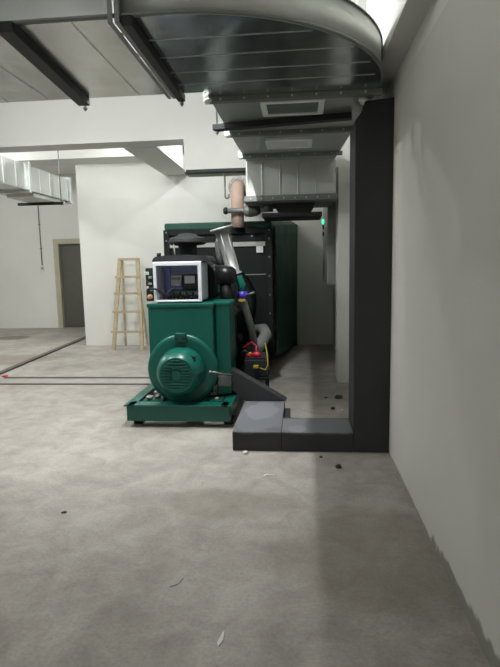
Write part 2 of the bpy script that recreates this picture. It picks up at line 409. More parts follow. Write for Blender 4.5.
# drop down box at the end
dz = 2.29
q = MB().box(-0.62, 0.43, 6.30, 7.06, dz, DT, 'galv_f', 0.02)
for x in (-0.43, -0.22, -0.01, 0.20): q.box(x, x + 0.012, 6.288, 6.30, dz + 0.03, DB - 0.01, 'seam', 0.003)
q.build('drop_duct', duct)
q = MB().box(-0.64, 0.45, 6.25, 6.32, dz - 0.05, dz + 0.015, 'flange', 0.004).box(-0.64, 0.45, 6.32, 7.06, dz - 0.06, dz, 'flange', 0.004)
for i in range(8): q.cyl((-0.56 + i * 0.13, 6.235, dz - 0.02), (-0.56 + i * 0.13, 6.26, dz - 0.02), 0.009, 'seam', 8)
q.build('joint_flange', duct, 'dark angle flange round the duct mouth')
q = MB().poly([[(-0.30, 6.42, 2.23), (0.20, 6.42, 2.23), (0.13, 6.42, 2.115), (-0.24, 6.42, 2.115)],
               [(-0.30, 6.95, 2.23), (0.20, 6.95, 2.23), (0.13, 6.95, 2.115), (-0.24, 6.95, 2.115)],
               [(-0.30, 6.42, 2.23), (-0.30, 6.95, 2.23), (-0.24, 6.95, 2.115), (-0.24, 6.42, 2.115)],
               [(0.20, 6.42, 2.23), (0.20, 6.95, 2.23), (0.13, 6.95, 2.115), (0.13, 6.42, 2.115)]], 'rubber')
q.build('flexible_connector', duct, 'black flexible duct connector')
MB().box(-0.44, 0.28, 6.38, 7.0, 2.065, 2.115, 'black', 0.006).build('connector_flange', duct, 'black flat flange plate')

# trapeze hangers
def hanger(a, b, w, rods, label):
    h = thing('duct_hanger', label, 'duct hanger', ((a[0] + b[0]) / 2, (a[1] + b[1]) / 2, a[2]), 'hangers under the big duct')
    d = Vector(b) - Vector(a); n = Vector((-d.y, d.x, 0)).normalized() * w
    A, Bv = Vector(a), Vector(b); q = MB(); z1 = Vector((0, 0, 0.05))
    low = [A - n, A + n, Bv + n, Bv - n]  # a flat channel
    hi = [v + z1 for v in low]
    q.poly([low, hi] + [[low[i], low[(i + 1) % 4], hi[(i + 1) % 4], hi[i]] for i in range(4)], 'black')
    q.build('bar', h, bevel=0.004)
    for p in rods:
        MB().cyl((p[0], p[1], a[2] - 0.03), (p[0], p[1], ZC), 0.007, 'pipegrey', 8).lathe([(0, 0.016), (0.016, 0.016)], (p[0], p[1], a[2] - 0.02), (0, 0, 1), 'pipegrey', 6, False).build('threaded_rod', h)
HZ = DB - 0.052
hanger((-1.43, 2.60, HZ), (-1.53, 3.80, HZ), 0.042, [(-1.53, 3.815)], 'black steel hanger bar crossing under the duct at far left')
hanger((XJ + 0.065, 2.62, HZ), (XJ + 0.065, 3.82, HZ), 0.026, [(XJ + 0.065, 3.815)], 'black hanger bar under the bolted flange joint of the duct')
hanger((-0.72, 4.61, HZ - 0.012), (0.43, 4.43, HZ - 0.012), 0.04, [(-0.69, 4.606)], 'black hanger bar under the duct between the two square vents')

# ------------------------------------------------------------------ dark grey surround and ramp block
sur = thing('door_surround', 'dark grey painted post and sill forming an opening beside the right wall', 'door surround', (0.4, 4.25, 0))
MB().prism([(0.42, 0), (0.699, 0), (0.699, 2.69), (0.49, 2.67), (0.465, 2.60), (0.42, 2.54)], 'Y', 4.05, 4.46, 'darkgrey').build('post', sur, bevel=0.006)
MB().box(-0.15, 0.419, 4.05, 4.46, 0, 0.16, 'dusty_sill', 0.006).build('sill', sur)
q = MB()
for x, yy, r in ((0.48, 4.07, 0.03), (0.52, 4.10, 0.028), (0.56, 4.08, 0.025), (0.5, 4.14, 0.03), (0.57, 4.16, 0.03), (0.63, 4.12, 0.02)): q.sphere((x, yy, 2.685), (r * 1.3, r, r * 0.6), 'foam', 2)
q.build('sealing_foam', sur, 'white foam bead on top')
blk = thing('plinth', 'low dark grey block with a sloping stub on it, right of the generator', 'plinth', (-0.35, 4.6, 0))
MB().box(-0.55, -0.152, 4.05, 5.14, 0, 0.16, 'dusty_block', 0.006).build('base_block', blk)
MB().prism([(-0.685, 0.495), (-0.13, 0.165), (-0.53, 0.161), (-0.69, 0.29)], 'Y', 5.0, 5.15, 'dusty_sill').build('sloping_brace', blk, bevel=0.006)
MB().box(-0.150, -0.095, 4.62, 4.98, 0, 0.10, 'darkgrey', 0.006).build('side_block', blk)

# ------------------------------------------------------------------ the generator
GX = -1.13
gen = thing('generator', 'green diesel generator set on a steel skid, with an open control box on top', 'generator', (GX, 5.8, 0))
# skid
sk = MB().box(-1.62, -0.66, 4.64, 4.72, 0.06, 0.215, 'green').box(-1.62, -0.66, 4.62, 4.76, 0.205, 0.22, 'green')
sk.box(-1.65, -1.55, 4.62, 7.30, 0.205, 0.22, 'green').box(-1.63, -1.615, 4.64, 7.30, 0.06, 0.205, 'green')
sk.box(-0.73, -0.63, 4.62, 7.30, 0.205, 0.22, 'green').box(-0.665, -0.65, 4.64, 7.30, 0.06, 0.205, 'green')
for yy in (5.1, 6.1, 7.2): sk.box(-1.6, -0.67, yy, yy + 0.08, 0.08, 0.18, 'green')
sk.build('skid', gen, bevel=0.004)
for x in (-1.60, -0.72):
    for yy in (4.74, 6.0, 7.1): MB().box(x, x + 0.09, yy, yy + 0.12, 0, 0.06, 'rubber', 0.006).build('foot', gen, 'black rubber foot')
for (x, yy, z, r) in ((-1.47, 4.86, 0.25, 0.035), (-1.40, 4.92, 0.25, 0.03), (-1.43, 4.98, 0.27, 0.028), (-0.80, 4.85, 0.24, 0.022)):
    MB().cyl((x, yy, 0.18), (x, yy, z), r * 0.6, 'stainless', 8).lathe([(0, r), (0.025, r)], (x, yy, z - 0.03), (0, 0, 1), 'stainless', 6).build('mounting_bolt', gen, 'bare steel mounting bolt')
MB().box(-1.53, -1.33, 4.82, 5.04, 0.18, 0.21, 'green_d').build('mounting_pad', gen)
MB().box(-0.86, -0.74, 4.80, 4.95, 0.18, 0.215, 'green_d').build('mounting_pad', gen)
# alternator
AZ = 0.51
al = MB().lathe([(0, 0.305), (0.006, 0.332), (0.02, 0.345), (0.05, 0.347), (0.055, 0.325), (0.50, 0.325), (0.52, 0.36), (0.62, 0.36)], (GX, 4.85, AZ), (0, 1, 0), 'green', 64)
al.box(GX - 0.22, GX - 0.12, 4.9, 5.3, 0.2, 0.34, 'green_d').box(GX + 0.12, GX + 0.22, 4.9, 5.3, 0.2, 0.34, 'green_d')
al = al.build('alternator', gen)
cap = MB().lathe([(0, 0.228), (0.03, 0.226), (0.10, 0.221), (0.16, 0.210), (0.21, 0.192), (0.238, 0.172), (0.250, 0.162), (0.254, 0.156), (0.250, 0.148)], (GX, 4.852, AZ), (0, -1, 0), 'green', 56)
cap.build('end_cover', al)
lv = MB(); yf = 4.852 - 0.254
for i in range(-5, 6):
    z = i * 0.027; hw = math.sqrt(max(0.0, 0.142 ** 2 - z * z))
    gap = 0.05 if abs(i) <= 2 else 0.0
    segs = [(-hw, -gap), (gap, hw)] if gap else [(-hw, hw)]
    for a0, a1 in segs:
        lv.box(GX + a0, GX + a1, yf - 0.016, yf + 0.004, AZ + z - 0.005, AZ + z + 0.007, 'green', 0.003)
lv.lathe([(0, 0.05), (0.005, 0.046)], (GX, yf, AZ), (0, -1, 0), 'green', 24)
lv.build('louvre', al)
MB().box(GX - 0.055, GX + 0.055, 4.80, 4.86, AZ + 0.27, AZ + 0.36, 'green_d', 0.006).cyl((GX - 0.03, 4.79, AZ + 0.31), (GX - 0.03, 4.81, AZ + 0.31), 0.012, 'black', 8).cyl((GX + 0.03, 4.79, AZ + 0.31), (GX + 0.03, 4.81, AZ + 0.31), 0.012, 'black', 8)\
    .build('lifting_lug', al, 'dark green bolted lug')
MB().box(GX + 0.14, GX + 0.17, 4.66, 4.7, AZ + 0.12, AZ + 0.13, 'black').cyl((GX + 0.12, 4.69, AZ + 0.165), (GX + 0.17, 4.67, AZ + 0.15), 0.012, 'black', 8).build('grease_nipple', al, 'small black fitting')
# terminal box over the alternator
tb = MB().box(-1.45, -0.82, 4.87, 5.42, 0.62, 1.135, 'green', 0.008).box(-1.46, -0.81, 4.86, 5.43, 1.115, 1.15, 'green', 0.008)
tb = tb.build('terminal_box', gen)
MB().box(-0.818, -0.675, 4.99, 5.40, 0.24, 1.13, 'green', 0.008).box(-0.82, -0.668, 4.98, 5.41, 1.12, 1.15, 'green', 0.006).build('side_box', gen)
MB().tube([(-0.85, 4.84, 0.49), (-0.80, 4.83, 0.485), (-0.73, 4.88, 0.455), (-0.665, 4.97, 0.43)], 0.012, 'pipegrey', 8).sphere((-0.855, 4.835, 0.49), 0.016, 'stainless', 2)\
    .box(-0.80, -0.67, 4.93, 4.96, 0.33, 0.43, 'pipegrey', 0.004).build('lever', gen, 'grey steel lever arm')

# control panel
PX0, PX1, PY0, PY1, PZ0, PZ1 = -1.385, -0.925, 4.90, 5.26, 1.165, 1.54
cp = MB().box(PX0, PX1, PY1 - 0.012, PY1, PZ0, PZ1, 'panelin').box(PX0, PX0 + 0.012, PY0, PY1, PZ0, PZ1, 'panelgrey').box(PX1 - 0.012, PX1, PY0, PY1, PZ0, PZ1, 'panelgrey')
cp.box(PX0, PX1, PY0, PY1, PZ1 - 0.012, PZ1, 'panelgrey').box(PX0, PX1, PY0, PY1, PZ0, PZ0 + 0.012, 'panelgrey').box(PX0 + 0.02, PX1 - 0.02, PY0 + 0.02, PY1 - 0.02, 1.15, PZ0, 'rubber')
cp = cp.build('control_panel', gen)
fr = MB(); w = 0.034
fr.box(PX0 - 0.004, PX1 + 0.004, PY0 - 0.014, PY0 + 0.01, PZ1 - w, PZ1 + 0.006, 'silver', 0.006).box(PX0 - 0.004, PX1 + 0.004, PY0 - 0.014, PY0 + 0.01, PZ0 - 0.004, PZ0 + w * 0.5, 'silver', 0.006)
fr.box(PX0 - 0.004, PX0 + w * 0.75, PY0 - 0.014, PY0 + 0.01, PZ0 + 0.014, PZ1 - 0.03, 'silver', 0.006).box(PX1 - w * 0.9, PX1 + 0.004, PY0 - 0.014, PY0 + 0.01, PZ0 + 0.014, PZ1 - 0.03, 'silver', 0.006)
fr.build('front_frame', cp, 'silver front frame')
MB().box(-1.29, -1.18, PY1 - 0.09, PY1 - 0.01, 1.305, 1.41, 'modwhite', 0.006).box(-1.28, -1.19, PY1 - 0.10, PY1 - 0.09, 1.32, 1.35, 'panelgrey', 0.003).box(-1.28, -1.19, PY1 - 0.10, PY1 - 0.09, 1.365, 1.395, 'cabinet', 0.003).build('relay', cp, 'grey relay block')
MB().box(-1.16, -1.0, PY1 - 0.14, PY1 - 0.01, 1.27, 1.42, 'moddark', 0.006).box(-1.135, -1.03, PY1 - 0.152, PY1 - 0.14, 1.33, 1.405, 'modwhite', 0.004).build('controller', cp, 'dark controller with white face')
tr = MB().box(-1.27, -1.0, PY1 - 0.10, PY1 - 0.01, 1.195, 1.255, 'modgreen', 0.004)
for i in range(12): tr.box(-1.265 + i * 0.022, -1.250 + i * 0.022, PY1 - 0.11, PY1 - 0.10, 1.205, 1.245, 'modwhite' if i % 3 else 'moddark', 0.002)
tr.build('terminal_strip', cp, 'green terminal strip')
MB().box(-1.30, -0.98, PY1 - 0.06, PY1 - 0.01, 1.262, 1.295, 'lavender', 0.004).box(-1.345, -1.30, PY1 - 0.06, PY1 - 0.01, 1.19, 1.50, 'lavender', 0.004).build('wire_duct', cp, 'lavender cable duct')
wr = MB()
for i in range(9):
    x = -1.33 + i * 0.035
    wr.tube([(x, 5.02, 1.185), (x + 0.03, 5.00, 1.21 + 0.012 * (i % 4)), (x + 0.08, 5.06, 1.20), (x + 0.10, 5.16, 1.22)], 0.007, 'rubber', 6)
wr.tube([(-1.44, 4.86, 1.29), (-1.38, 4.86, 1.295), (-1.32, 4.90, 1.27), (-1.28, 4.93, 1.22), (-1.24, 4.92, 1.27), (-1.18, 4.95, 1.31)], 0.011, 'rubber', 6)
wr.tube([(-1.31, 4.92, 1.28), (-1.29, 4.93, 1.22), (-1.26, 4.95, 1.19)], 0.014, 'rubber', 6)
wr.build('wiring', cp, 'black loose wires')
# open door of the panel with meters, seen on the left
dr = MB().box(-1.475, -1.40, 4.93, 4.95, 1.17, 1.49, 'moddark', 0.004).build('panel_door', gen, 'open panel door carrying dark electronics')
q = MB()
for (x, z, wv, h, k) in ((-1.455, 1.44, 0.03, 0.03, 'modwhite'), (-1.425, 1.40, 0.03, 0.025, 'modgreen'), (-1.45, 1.37, 0.025, 0.02, 'moddark'), (-1.43, 1.34, 0.03, 0.02, 'cabinet'), (-1.455, 1.30, 0.02, 0.03, 'modwhite'), (-1.42, 1.28, 0.02, 0.02, 'modgreen')):
    q.box(x - wv / 2, x + wv / 2, 4.905, 4.93, z - h / 2, z + h / 2, k, 0.003)
q.build('circuit_board', dr, 'small electronic modules')
MB().cyl((-1.435, 4.93, 1.215), (-1.435, 4.895, 1.215), 0.022, 'modwhite', 14).sphere((-1.43, 4.885, 1.215), (0.018, 0.012, 0.018), 'orange', 2).build('indicator_lamp', dr, 'orange and white lamp cap')

# engine mass behind
en = MB().box(-1.38, -0.82, 5.48, 6.85, 0.30, 1.02, 'green_d', 0.02).box(-1.28, -0.92, 5.50, 6.75, 1.02, 1.20, 'green_d', 0.02)
for i in range(6): en.box(-1.26, -0.94, 5.54 + i * 0.2, 5.70 + i * 0.2, 1.20, 1.28, 'green_d', 0.02)
en.lathe([(0, 0.38), (0.16, 0.38)], (GX, 5.44, 0.56), (0, 1, 0), 'green_d', 40)
en.box(-1.3, -0.9, 5.6, 6.8, 0.20, 0.30, 'black', 0.02)
for i in range(6): en.cyl((-0.82, 5.62 + i * 0.2, 0.95), (-0.74, 5.62 + i * 0.2, 1.0), 0.04, 'black', 12)
en.cyl((-0.73, 5.55, 1.0), (-0.73, 6.75, 1.0), 0.055, 'black', 14).cyl((-0.76, 6.0, 0.62), (-0.76, 6.35, 0.62), 0.06, 'black', 16).box(-0.84, -0.72, 5.55, 5.85, 0.55, 0.9, 'black', 0.02)
en.build('engine_block', gen, 'dark green engine block')
# air filter drum
DRZ = 1.31; DRX = -1.20
def rounded_top(x0, x1, zb, zt, rr, crown):
    pts = [(x0, zb)]
    pts += [(x0 + rr - rr * math.cos(a), zt - crown - rr + rr * math.sin(a)) for a in [i * PI / 16 for i in range(9)]]
    pts += [(x0 + rr + (x1 - x0 - 2 * rr) * i / 8, zt - crown + crown * math.sin(PI * i / 8)) for i in range(1, 8)]
    pts += [(x1 - rr + rr * math.cos(a), zt - crown - rr + rr * math.sin(a)) for a in [PI / 2 - i * PI / 16 for i in range(9)]]
    return pts + [(x1, zb)]
af = MB().prism(rounded_top(-1.425, -0.86, 1.545, 1.612, 0.055, 0.012), 'Y', 5.0, 5.43, 'rubber', True)
af.prism(rounded_top(-1.47, -0.88, 1.17, 1.60, 0.2, 0.03), 'Y', 5.43, 5.86, 'rubber', True).box(-1.36, -0.95, 5.5, 5.8, 1.15, 1.2, 'rubber')
af.cyl((-1.37, 5.06, 1.60), (-1.37, 5.06, 1.635), 0.022, 'gloss', 12)
af.build('air_filter', gen, 'large black rounded air filter housing')
MB().lathe([(0, 0.105), (0.10, 0.095), (0.145, 0.10), (0.15, 0.17), (0.165, 0.20), (0.185, 0.205), (0.195, 0.195), (0.205, 0.198), (0.225, 0.18), (0.245, 0.11), (0.262, 0.09), (0.272, 0.05), (0.276, 0.005)], (-1.185, 5.55, 1.575), (0, 0, 1), 'rubber', 44)\
    .cyl((-1.29, 5.42, 1.57), (-1.30, 5.40, 1.73), 0.007, 'stainless', 8).build('rain_cap', gen, 'black mushroom rain cap')
MB().lathe([(0, 0.11), (0.05, 0.112), (0.055, 0.122), (0.075, 0.122), (0.08, 0.112), (0.18, 0.108), (0.25, 0.092), (0.285, 0.06), (0.295, 0.01)], (-0.965, 5.62, 1.395), (1, 0, 0.0), 'gloss', 36)\
    .box(-0.90, -0.85, 5.55, 5.75, 1.20, 1.31, 'green_d', 0.02).cyl((-0.80, 5.62, 1.3), (-0.78, 5.64, 1.05), 0.06, 'black', 16).build('air_intake', gen, 'black rounded intake housing')
MB().tube([(-0.87, 5.80, 1.49), (-0.885, 5.80, 1.62), (-0.895, 5.80, 1.74), (-0.885, 5.80, 1.775), (-0.855, 5.80, 1.79), (-0.80, 5.80, 1.80)], [0.036, 0.036, 0.036, 0.036, 0.034, 0.03], 'pipegrey', 14).cyl((-0.83, 5.8, 1.81), (-0.81, 5.8, 1.81), 0.05, 'pipegrey', 14).build('breather_pipe', gen, 'grey bent breather pipe')
# silver exhaust stub with oval mouth
E0 = Vector((-0.725, 5.80, 1.40)); E1 = Vector((-0.845, 5.76, 1.905)); dE = (E1 - E0).normalized(); LE = (E1 - E0).length
ex = MB().lathe([(0, 0.095), (0.015, 0.095), (0.016, 0.074), (LE * 0.5, 0.076), (LE - 0.04, 0.08), (LE - 0.02, 0.11), (LE - 0.012, 0.13), (LE + 0.01, 0.13), (LE + 0.011, 0.088), (LE - 0.2, 0.07)], E0, dE, 'stainless', 36, True, False)
for a in (-1.2, -0.2, 0.9):
    u = Vector((1, 0, 0)) * math.sin(a) + Vector((0, -1, 0)) * math.cos(a)
    ex.cyl(E0 + dE * 0.03 + u * 0.068, E1 - dE * 0.06 + u * 0.077, 0.007, 'stainless', 6)
ex.build('exhaust_pipe', gen, 'silver exhaust pipe with flared mouth')
MB().tube([(-0.72, 5.79, 1.40), (-0.665, 5.78, 1.36), (-0.635, 5.77, 1.28), (-0.63, 5.77, 1.20)], 0.045, 'green', 14).build('coolant_pipe', gen, 'green bent coolant pipe')
MB().lathe([(0, 0.058), (0.085, 0.058)], (-0.628, 5.765, 1.125), (0, 0, 1), 'purple', 20).cyl((-0.58, 5.74, 1.17), (-0.49, 5.72, 1.20), 0.012, 'pipegrey', 8).box(-0.67, -0.59, 5.70, 5.72, 1.10, 1.13, 'yellow', 0.003).build('hose_clamp', gen, 'blue violet hose clamp')
MB().tube([(-0.625, 5.765, 1.13), (-0.60, 5.80, 1.0), (-0.56, 5.9, 0.82), (-0.53, 6.0, 0.60), (-0.56, 6.2, 0.45), (-0.62, 6.6, 0.40)], 0.042, 'hose', 14).build('hose', gen, 'grey hose')
MB().tube([(-0.62, 6.98, 0.62), (-0.47, 6.75, 0.66), (-0.42, 6.5, 0.62), (-0.5, 6.35, 0.5), (-0.66, 6.3, 0.48)], 0.075, 'hose', 16).build('radiator_hose', gen, 'thick grey radiator hose')
# radiator
RY = 6.98
rd = MB().box(-1.80, -0.36, RY, 7.32, 0.22, 1.975, 'radpaint', 0.01)
rd.box(-1.81, -1.73, RY - 0.03, RY, 0.22, 1.985, 'radpaint', 0.006).box(-0.43, -0.35, RY - 0.03, RY, 0.22, 1.985, 'radpaint', 0.006).box(-1.73, -0.43, RY - 0.03, RY, 1.91, 1.985, 'radpaint', 0.006)
rd.box(-1.75, -0.45, 7.02, 7.28, 0.0, 0.22, 'radpaint')
rd = rd.build('radiator', gen, 'tall black radiator')
MB().box(-1.73, -0.44, RY - 0.024, RY - 0.002, 1.745, 1.805, 'cabinet', 0.004).build('cross_bar', rd, 'pale grey cross bar')
MB().box(-0.56, -0.47, RY - 0.032, RY - 0.024, 1.66, 1.745, 'modwhite', 0.002).build('label_plate', rd, 'small white plate')
MB().box(-1.73, -0.44, RY - 0.012, RY - 0.002, 1.365, 1.378, 'flange', 0.002).build('seam_bar', rd)
MB().lathe([(0, 0.56), (0.16, 0.52), (0.17, 0.50)], (GX, RY, 1.0), (0, -1, 0), 'radpaint', 48).build('fan_shroud', rd)
def bolt_head(x, y0, y1, z, rr):
    MB().cyl((x, y0, z), (x, y1, z), rr, 'pipegrey', 8).build('bolt', rd, 'pale bolt head')
for z in (0.6, 0.85, 1.1, 1.35, 1.6, 1.84, 1.95):
    for x in (-1.77, -0.39): bolt_head(x, RY - 0.042, RY - 0.03, z, 0.012)
for x in (-0.62, -0.9, -1.4): bolt_head(x, RY - 0.012, RY, 1.88, 0.014)
# canvas shroud between radiator and wall
cv = MB(); NY = 14; NS = 40
def sect(t):
    """outline of the flared shroud at fraction t from radiator to wall: right side up, over the top, left side down."""
    x0 = -1.86 + t * (-0.10); x1 = -0.33 + t * 0.30; zt = 2.07 + t * 0.20; zb = 0.20 * (1 - t) + 0.01
    pts = []
    for i in range(NS + 1):
        s = i / NS
        if s < 0.36: p = (x1, zb + (zt - zb) * s / 0.36)
        elif s < 0.64: p = (x1 + (x0 - x1) * (s - 0.36) / 0.28, zt)
        else: p = (x0, zt + (zb - zt) * (s - 0.64) / 0.36)
        wv = 0.018 * math.sin(s * 47 + t * 6) * math.sin(PI * min(1, max(0, t * 1.1))) + 0.012 * math.sin(t * 23 + s * 9)
        pts.append((p[0] + (wv if s < 0.36 or s >= 0.64 else 0), p[1] + (wv * 0.8 if 0.36 <= s < 0.64 else 0)))
    return pts
rows = []
for j in range(NY + 1):
    t = j / NY; yy = 7.33 + t * (9.69 - 7.33)
    rows.append([(p[0], yy, max(0.004, p[1])) for p in sect(t)])
qs = []
for a, b2 in zip(rows, rows[1:]):
    for i in range(NS): qs.append([a[i], a[i + 1], b2[i + 1], b2[i]])
cv.poly(qs, 'canvas', True)
cv.box(-1.80, -0.36, 6.975, 7.345, 1.98, 2.075, 'canvas', 0.02)
cv = cv.build('canvas_shroud', gen, 'dark green canvas shroud behind the radiator')
so = cv.modifiers.new('cloth', 'SOLIDIFY'); so.thickness = 0.006

# battery on a low stand with leads
bt = thing('battery', 'black starter battery with red terminal caps beside the generator, behind the sloping stub', 'battery', (-0.5, 5.55, 0))
st = MB().box(-0.60, -0.34, 5.42, 5.80, 0.28, 0.31, 'black', 0.004)
for x in (-0.59, -0.37):
    for yy in (5.43, 5.77): st.box(x, x + 0.022, yy, yy + 0.022, 0, 0.28, 'black')
st.build('stand', bt)
MB().box(-0.59, -0.35, 5.43, 5.79, 0.31, 0.50, 'moddark', 0.01).box(-0.585, -0.355, 5.435, 5.785, 0.50, 0.525, 'moddark', 0.006).build('battery_case', bt)
MB().sphere((-0.535, 5.46, 0.545), (0.04, 0.035, 0.03), 'red', 2).build('terminal_cap', bt, 'red terminal cap')
MB().sphere((-0.455, 5.46, 0.55), (0.045, 0.035, 0.032), 'red', 2).build('terminal_cap', bt, 'red terminal cap')
MB().sphere((-0.525, 5.44, 0.565), (0.02, 0.016, 0.016), 'yellow', 2).build('terminal_ring', bt, 'yellow ring')
MB().tube([(-0.46, 5.50, 0.56), (-0.47, 5.56, 0.63), (-0.52, 5.62, 0.66), (-0.62, 5.62, 0.60)], 0.007, 'red', 8).build('lead', bt, 'red battery lead')
MB().tube([(-0.37, 5.55, 0.66), (-0.345, 5.45, 0.56), (-0.335, 5.40, 0.45), (-0.36, 5.38, 0.40), (-0.42, 5.38, 0.42)], 0.007, 'yellow', 8).box(-0.49, -0.43, 5.37, 5.41, 0.41, 0.45, 'yellow', 0.01).build('lead', bt, 'yellow looped lead')
MB().tube([(-0.535, 5.46, 0.56), (-0.58, 5.42, 0.60), (-0.62, 5.5, 0.55)], 0.013, 'rubber', 8).build('lead', bt, 'black battery lead')

# ------------------------------------------------------------------ pipes over the generator
ep = thing('exhaust_elbow', 'brown pipe elbow with a bolted flange hanging above the radiator', 'pipe', (-0.80, 6.9, 2.0))
pts = [(-0.79, 6.86, 1.99), (-0.79, 6.86, 2.30)] + [(-0.79, 6.86 + 0.17 * (1 - math.cos(a)), 2.38 + 0.15 * math.sin(a)) for a in [i * PI / 16 for i in range(1, 9)]]
MB().tube(pts + [(-0.79, 7.08, 2.53)], 0.085, 'rust', 24).build('elbow', ep)
MB().lathe([(0, 0.14), (0.03, 0.14)], (-0.79, 7.06, 2.53), (0, 1, 0), 'pipegrey', 30).lathe([(0.035, 0.14), (0.065, 0.14)], (-0.79, 7.06, 2.53), (0, 1, 0), 'pipegrey', 30).build('flange', ep, 'grey bolted ring flange')
for i in range(8):
    a = i * PI / 4 + 0.3; x, z = -0.79 + 0.115 * math.cos(a), 2.53 + 0.115 * math.sin(a)
    MB().cyl((x, 7.03, z), (x, 7.16, z), 0.012, 'stainless', 8).build('bolt', ep)
MB().tube([(-0.79, 7.12, 2.53), (-0.79, 9.70, 2.53)], 0.085, 'rust', 24).build('pipe_run', ep)
tag(MB().box(-1.50, -0.66, 6.985, 7.095, 2.72, 2.735, 'black').box(-1.50, -0.66, 7.08, 7.095, 2.735, 2.78, 'black').build('steel_angle', bevel=0.003), 'black steel angle along the lower edge of the white lintel', 'steel angle')
tag(MB().tube([(-0.97, 7.03, 2.72), (-0.97, 7.03, 2.40), (-0.96, 7.03, 2.385), (-0.93, 7.03, 2.385), (-0.92, 7.03, 2.40), (-0.92, 7.03, 2.44)], 0.012, 'pipegrey', 8).build('pipe_hanger'), 'thin grey hooked rod hanging from the black angle', 'pipe hanger')
vp = thing('valve_pipe', 'grey pipe with valve fittings below the dropped duct mouth', 'pipe', (-0.7, 6.72, 2.2))
MB().tube([(-0.90, 6.72, 2.19), (-0.72, 6.72, 2.19), (-0.52, 6.72, 2.19)], 0.032, 'pipegrey', 14).build('pipe', vp)
MB().lathe([(0, 0.03), (0.02, 0.045), (0.045, 0.045), (0.06, 0.02)], (-0.955, 6.72, 2.19), (1, 0, 0), 'black', 18).build('valve_knob', vp, 'black end knob')
MB().lathe([(0, 0.035), (0.03, 0.075), (0.10, 0.082), (0.17, 0.07), (0.22, 0.04)], (-0.70, 6.72, 2.185), (1, 0, 0), 'pipegrey', 24).build('valve_body', vp)
MB().cyl((-0.45, 6.72, 2.19), (-0.45, 6.72, 2.24), 0.022, 'stainless', 12).cyl((-0.50, 6.72, 2.20), (-0.32, 6.72, 2.20), 0.04, 'stainless', 16).cyl((-0.41, 6.66, 2.20), (-0.41, 6.78, 2.20), 0.03, 'stainless', 14).build('coupling', vp, 'bright metal coupling')

# control cabinet with the green light
cc = thing('control_cabinet', 'grey wall cabinet with a green light beyond the white column', 'cabinet', (0.5, 7.7, 1.2))
MB().box(0.375, 0.62, 7.0, 8.4, 1.22, 2.34, 'cabinet', 0.012).build('housing', cc)
MB().lathe([(0, 0.035), (0.018, 0.03), (0.03, 0.012)], (0.374, 8.0, 2.12), (-1, 0, 0), 'led', 20).build('indicator_lamp', cc, 'glowing green indicator light')
for z in (2.04, 1.94): MB().lathe([(0, 0.035), (0.02, 0.028)], (0.374, 8.0, z), (-1, 0, 0), 'black', 16).build('push_button', cc, 'black push button')

# ------------------------------------------------------------------ left air duct
ld = thing('air_duct', 'galvanised rectangular duct running back under the ceiling at far left', 'duct', (-4.4, 8.0, 2.7))
def ldbox(y0, y1, k='galv'):
    q = MB().box(-4.78, -4.10, y0, y1, 2.70, 3.08, k, 0.004)
    n = max(2, int((y1 - y0) / 0.3))
    for i in range(1, n): yy = y0 + (y1 - y0) * i / n; q.box(-4.10, -4.094, yy - 0.006, yy + 0.006, 2.71, 3.07, 'seam')
    q.build('straight_duct', ld)
ldbox(4.6, 6.1); ldbox(6.13, 7.8); ldbox(7.83, 9.2)
for yy in (6.115, 7.815, 9.25): MB().box(-4.82, -4.06, yy - 0.028, yy + 0.028, 2.66, 3.12, 'seam', 0.004).build('joint_flange', ld, 'pale duct flange')
MB().box(-4.76, -4.12, 9.28, 9.40, 2.72, 3.06, 'galv_f', 0.01).build('end_cap', ld)
MB().box(-4.60, -4.14, 8.05, 9.15, 2.63, 2.70, 'galv_f', 0.01).build('side_outlet', ld)
for yy, lab in ((8.75, 'dark hanger bar under the left duct near its far end'),):
    h = thing('duct_hanger', lab, 'duct hanger', (-4.4, yy, 2.64))
    zb = 2.632 if yy > 8 else 2.70
    MB().box(-4.80, -4.0, yy - 0.025, yy + 0.025, zb - 0.045, zb, 'black', 0.003).build('bar', h)
    MB().cyl((-4.03, yy, zb - 0.06), (-4.03, yy, ZC), 0.008, 'pipegrey', 8).box(-4.06, -4.0, yy - 0.03, yy + 0.03, ZC - 0.03, ZC, 'black').build('threaded_rod', h)

# ------------------------------------------------------------------ ladder
la = thing('ladder', 'pale wooden A-frame ladder standing against the white back wall', 'ladder', (-3.15, 9.3, 0))
LY0, LY1, LH = 9.12, 9.42, 1.67
def rail_pt(side, h, back=False):
    cx = -3.12; hw = 0.27 - 0.105 * h / LH
    return Vector((cx + side * hw, (LY0 + (LY1 - LY0) * h / LH) if not back else (9.64 - (9.64 - LY1 - 0.03) * h / LH), h))
def plank(a, b, wx, wy, k):
    q = MB(); A, B = Vector(a), Vector(b)
    lo = [A + Vector((sx * wx, sy * wy, 0)) for sx, sy in ((-1, -1), (1, -1), (1, 1), (-1, 1))]; hi = [v + (B - A) for v in lo]
    return q.poly([lo, hi] + [[lo[i], lo[(i + 1) % 4], hi[(i + 1) % 4], hi[i]] for i in range(4)], k)
for s in (-1, 1):
    plank(rail_pt(s, 0), rail_pt(s, LH), 0.035, 0.022, 'wood').build('rail', la, bevel=0.004)
    plank(rail_pt(s * 0.8, 0, True), rail_pt(s * 0.8, LH - 0.03, True), 0.018, 0.014, 'wood').build('rear_leg', la, bevel=0.003)
for h in (0.34, 0.70, 1.03, 1.33, LH - 0.02):
    a, b = rail_pt(-1, h), rail_pt(1, h)
    ex = 0.06 if h < 1.5 else 0.02
    MB().box(a.x - ex, b.x + ex, a.y - 0.04, a.y - 0.018, h - 0.022, h + 0.022, 'wood', 0.004).build('rung', la)

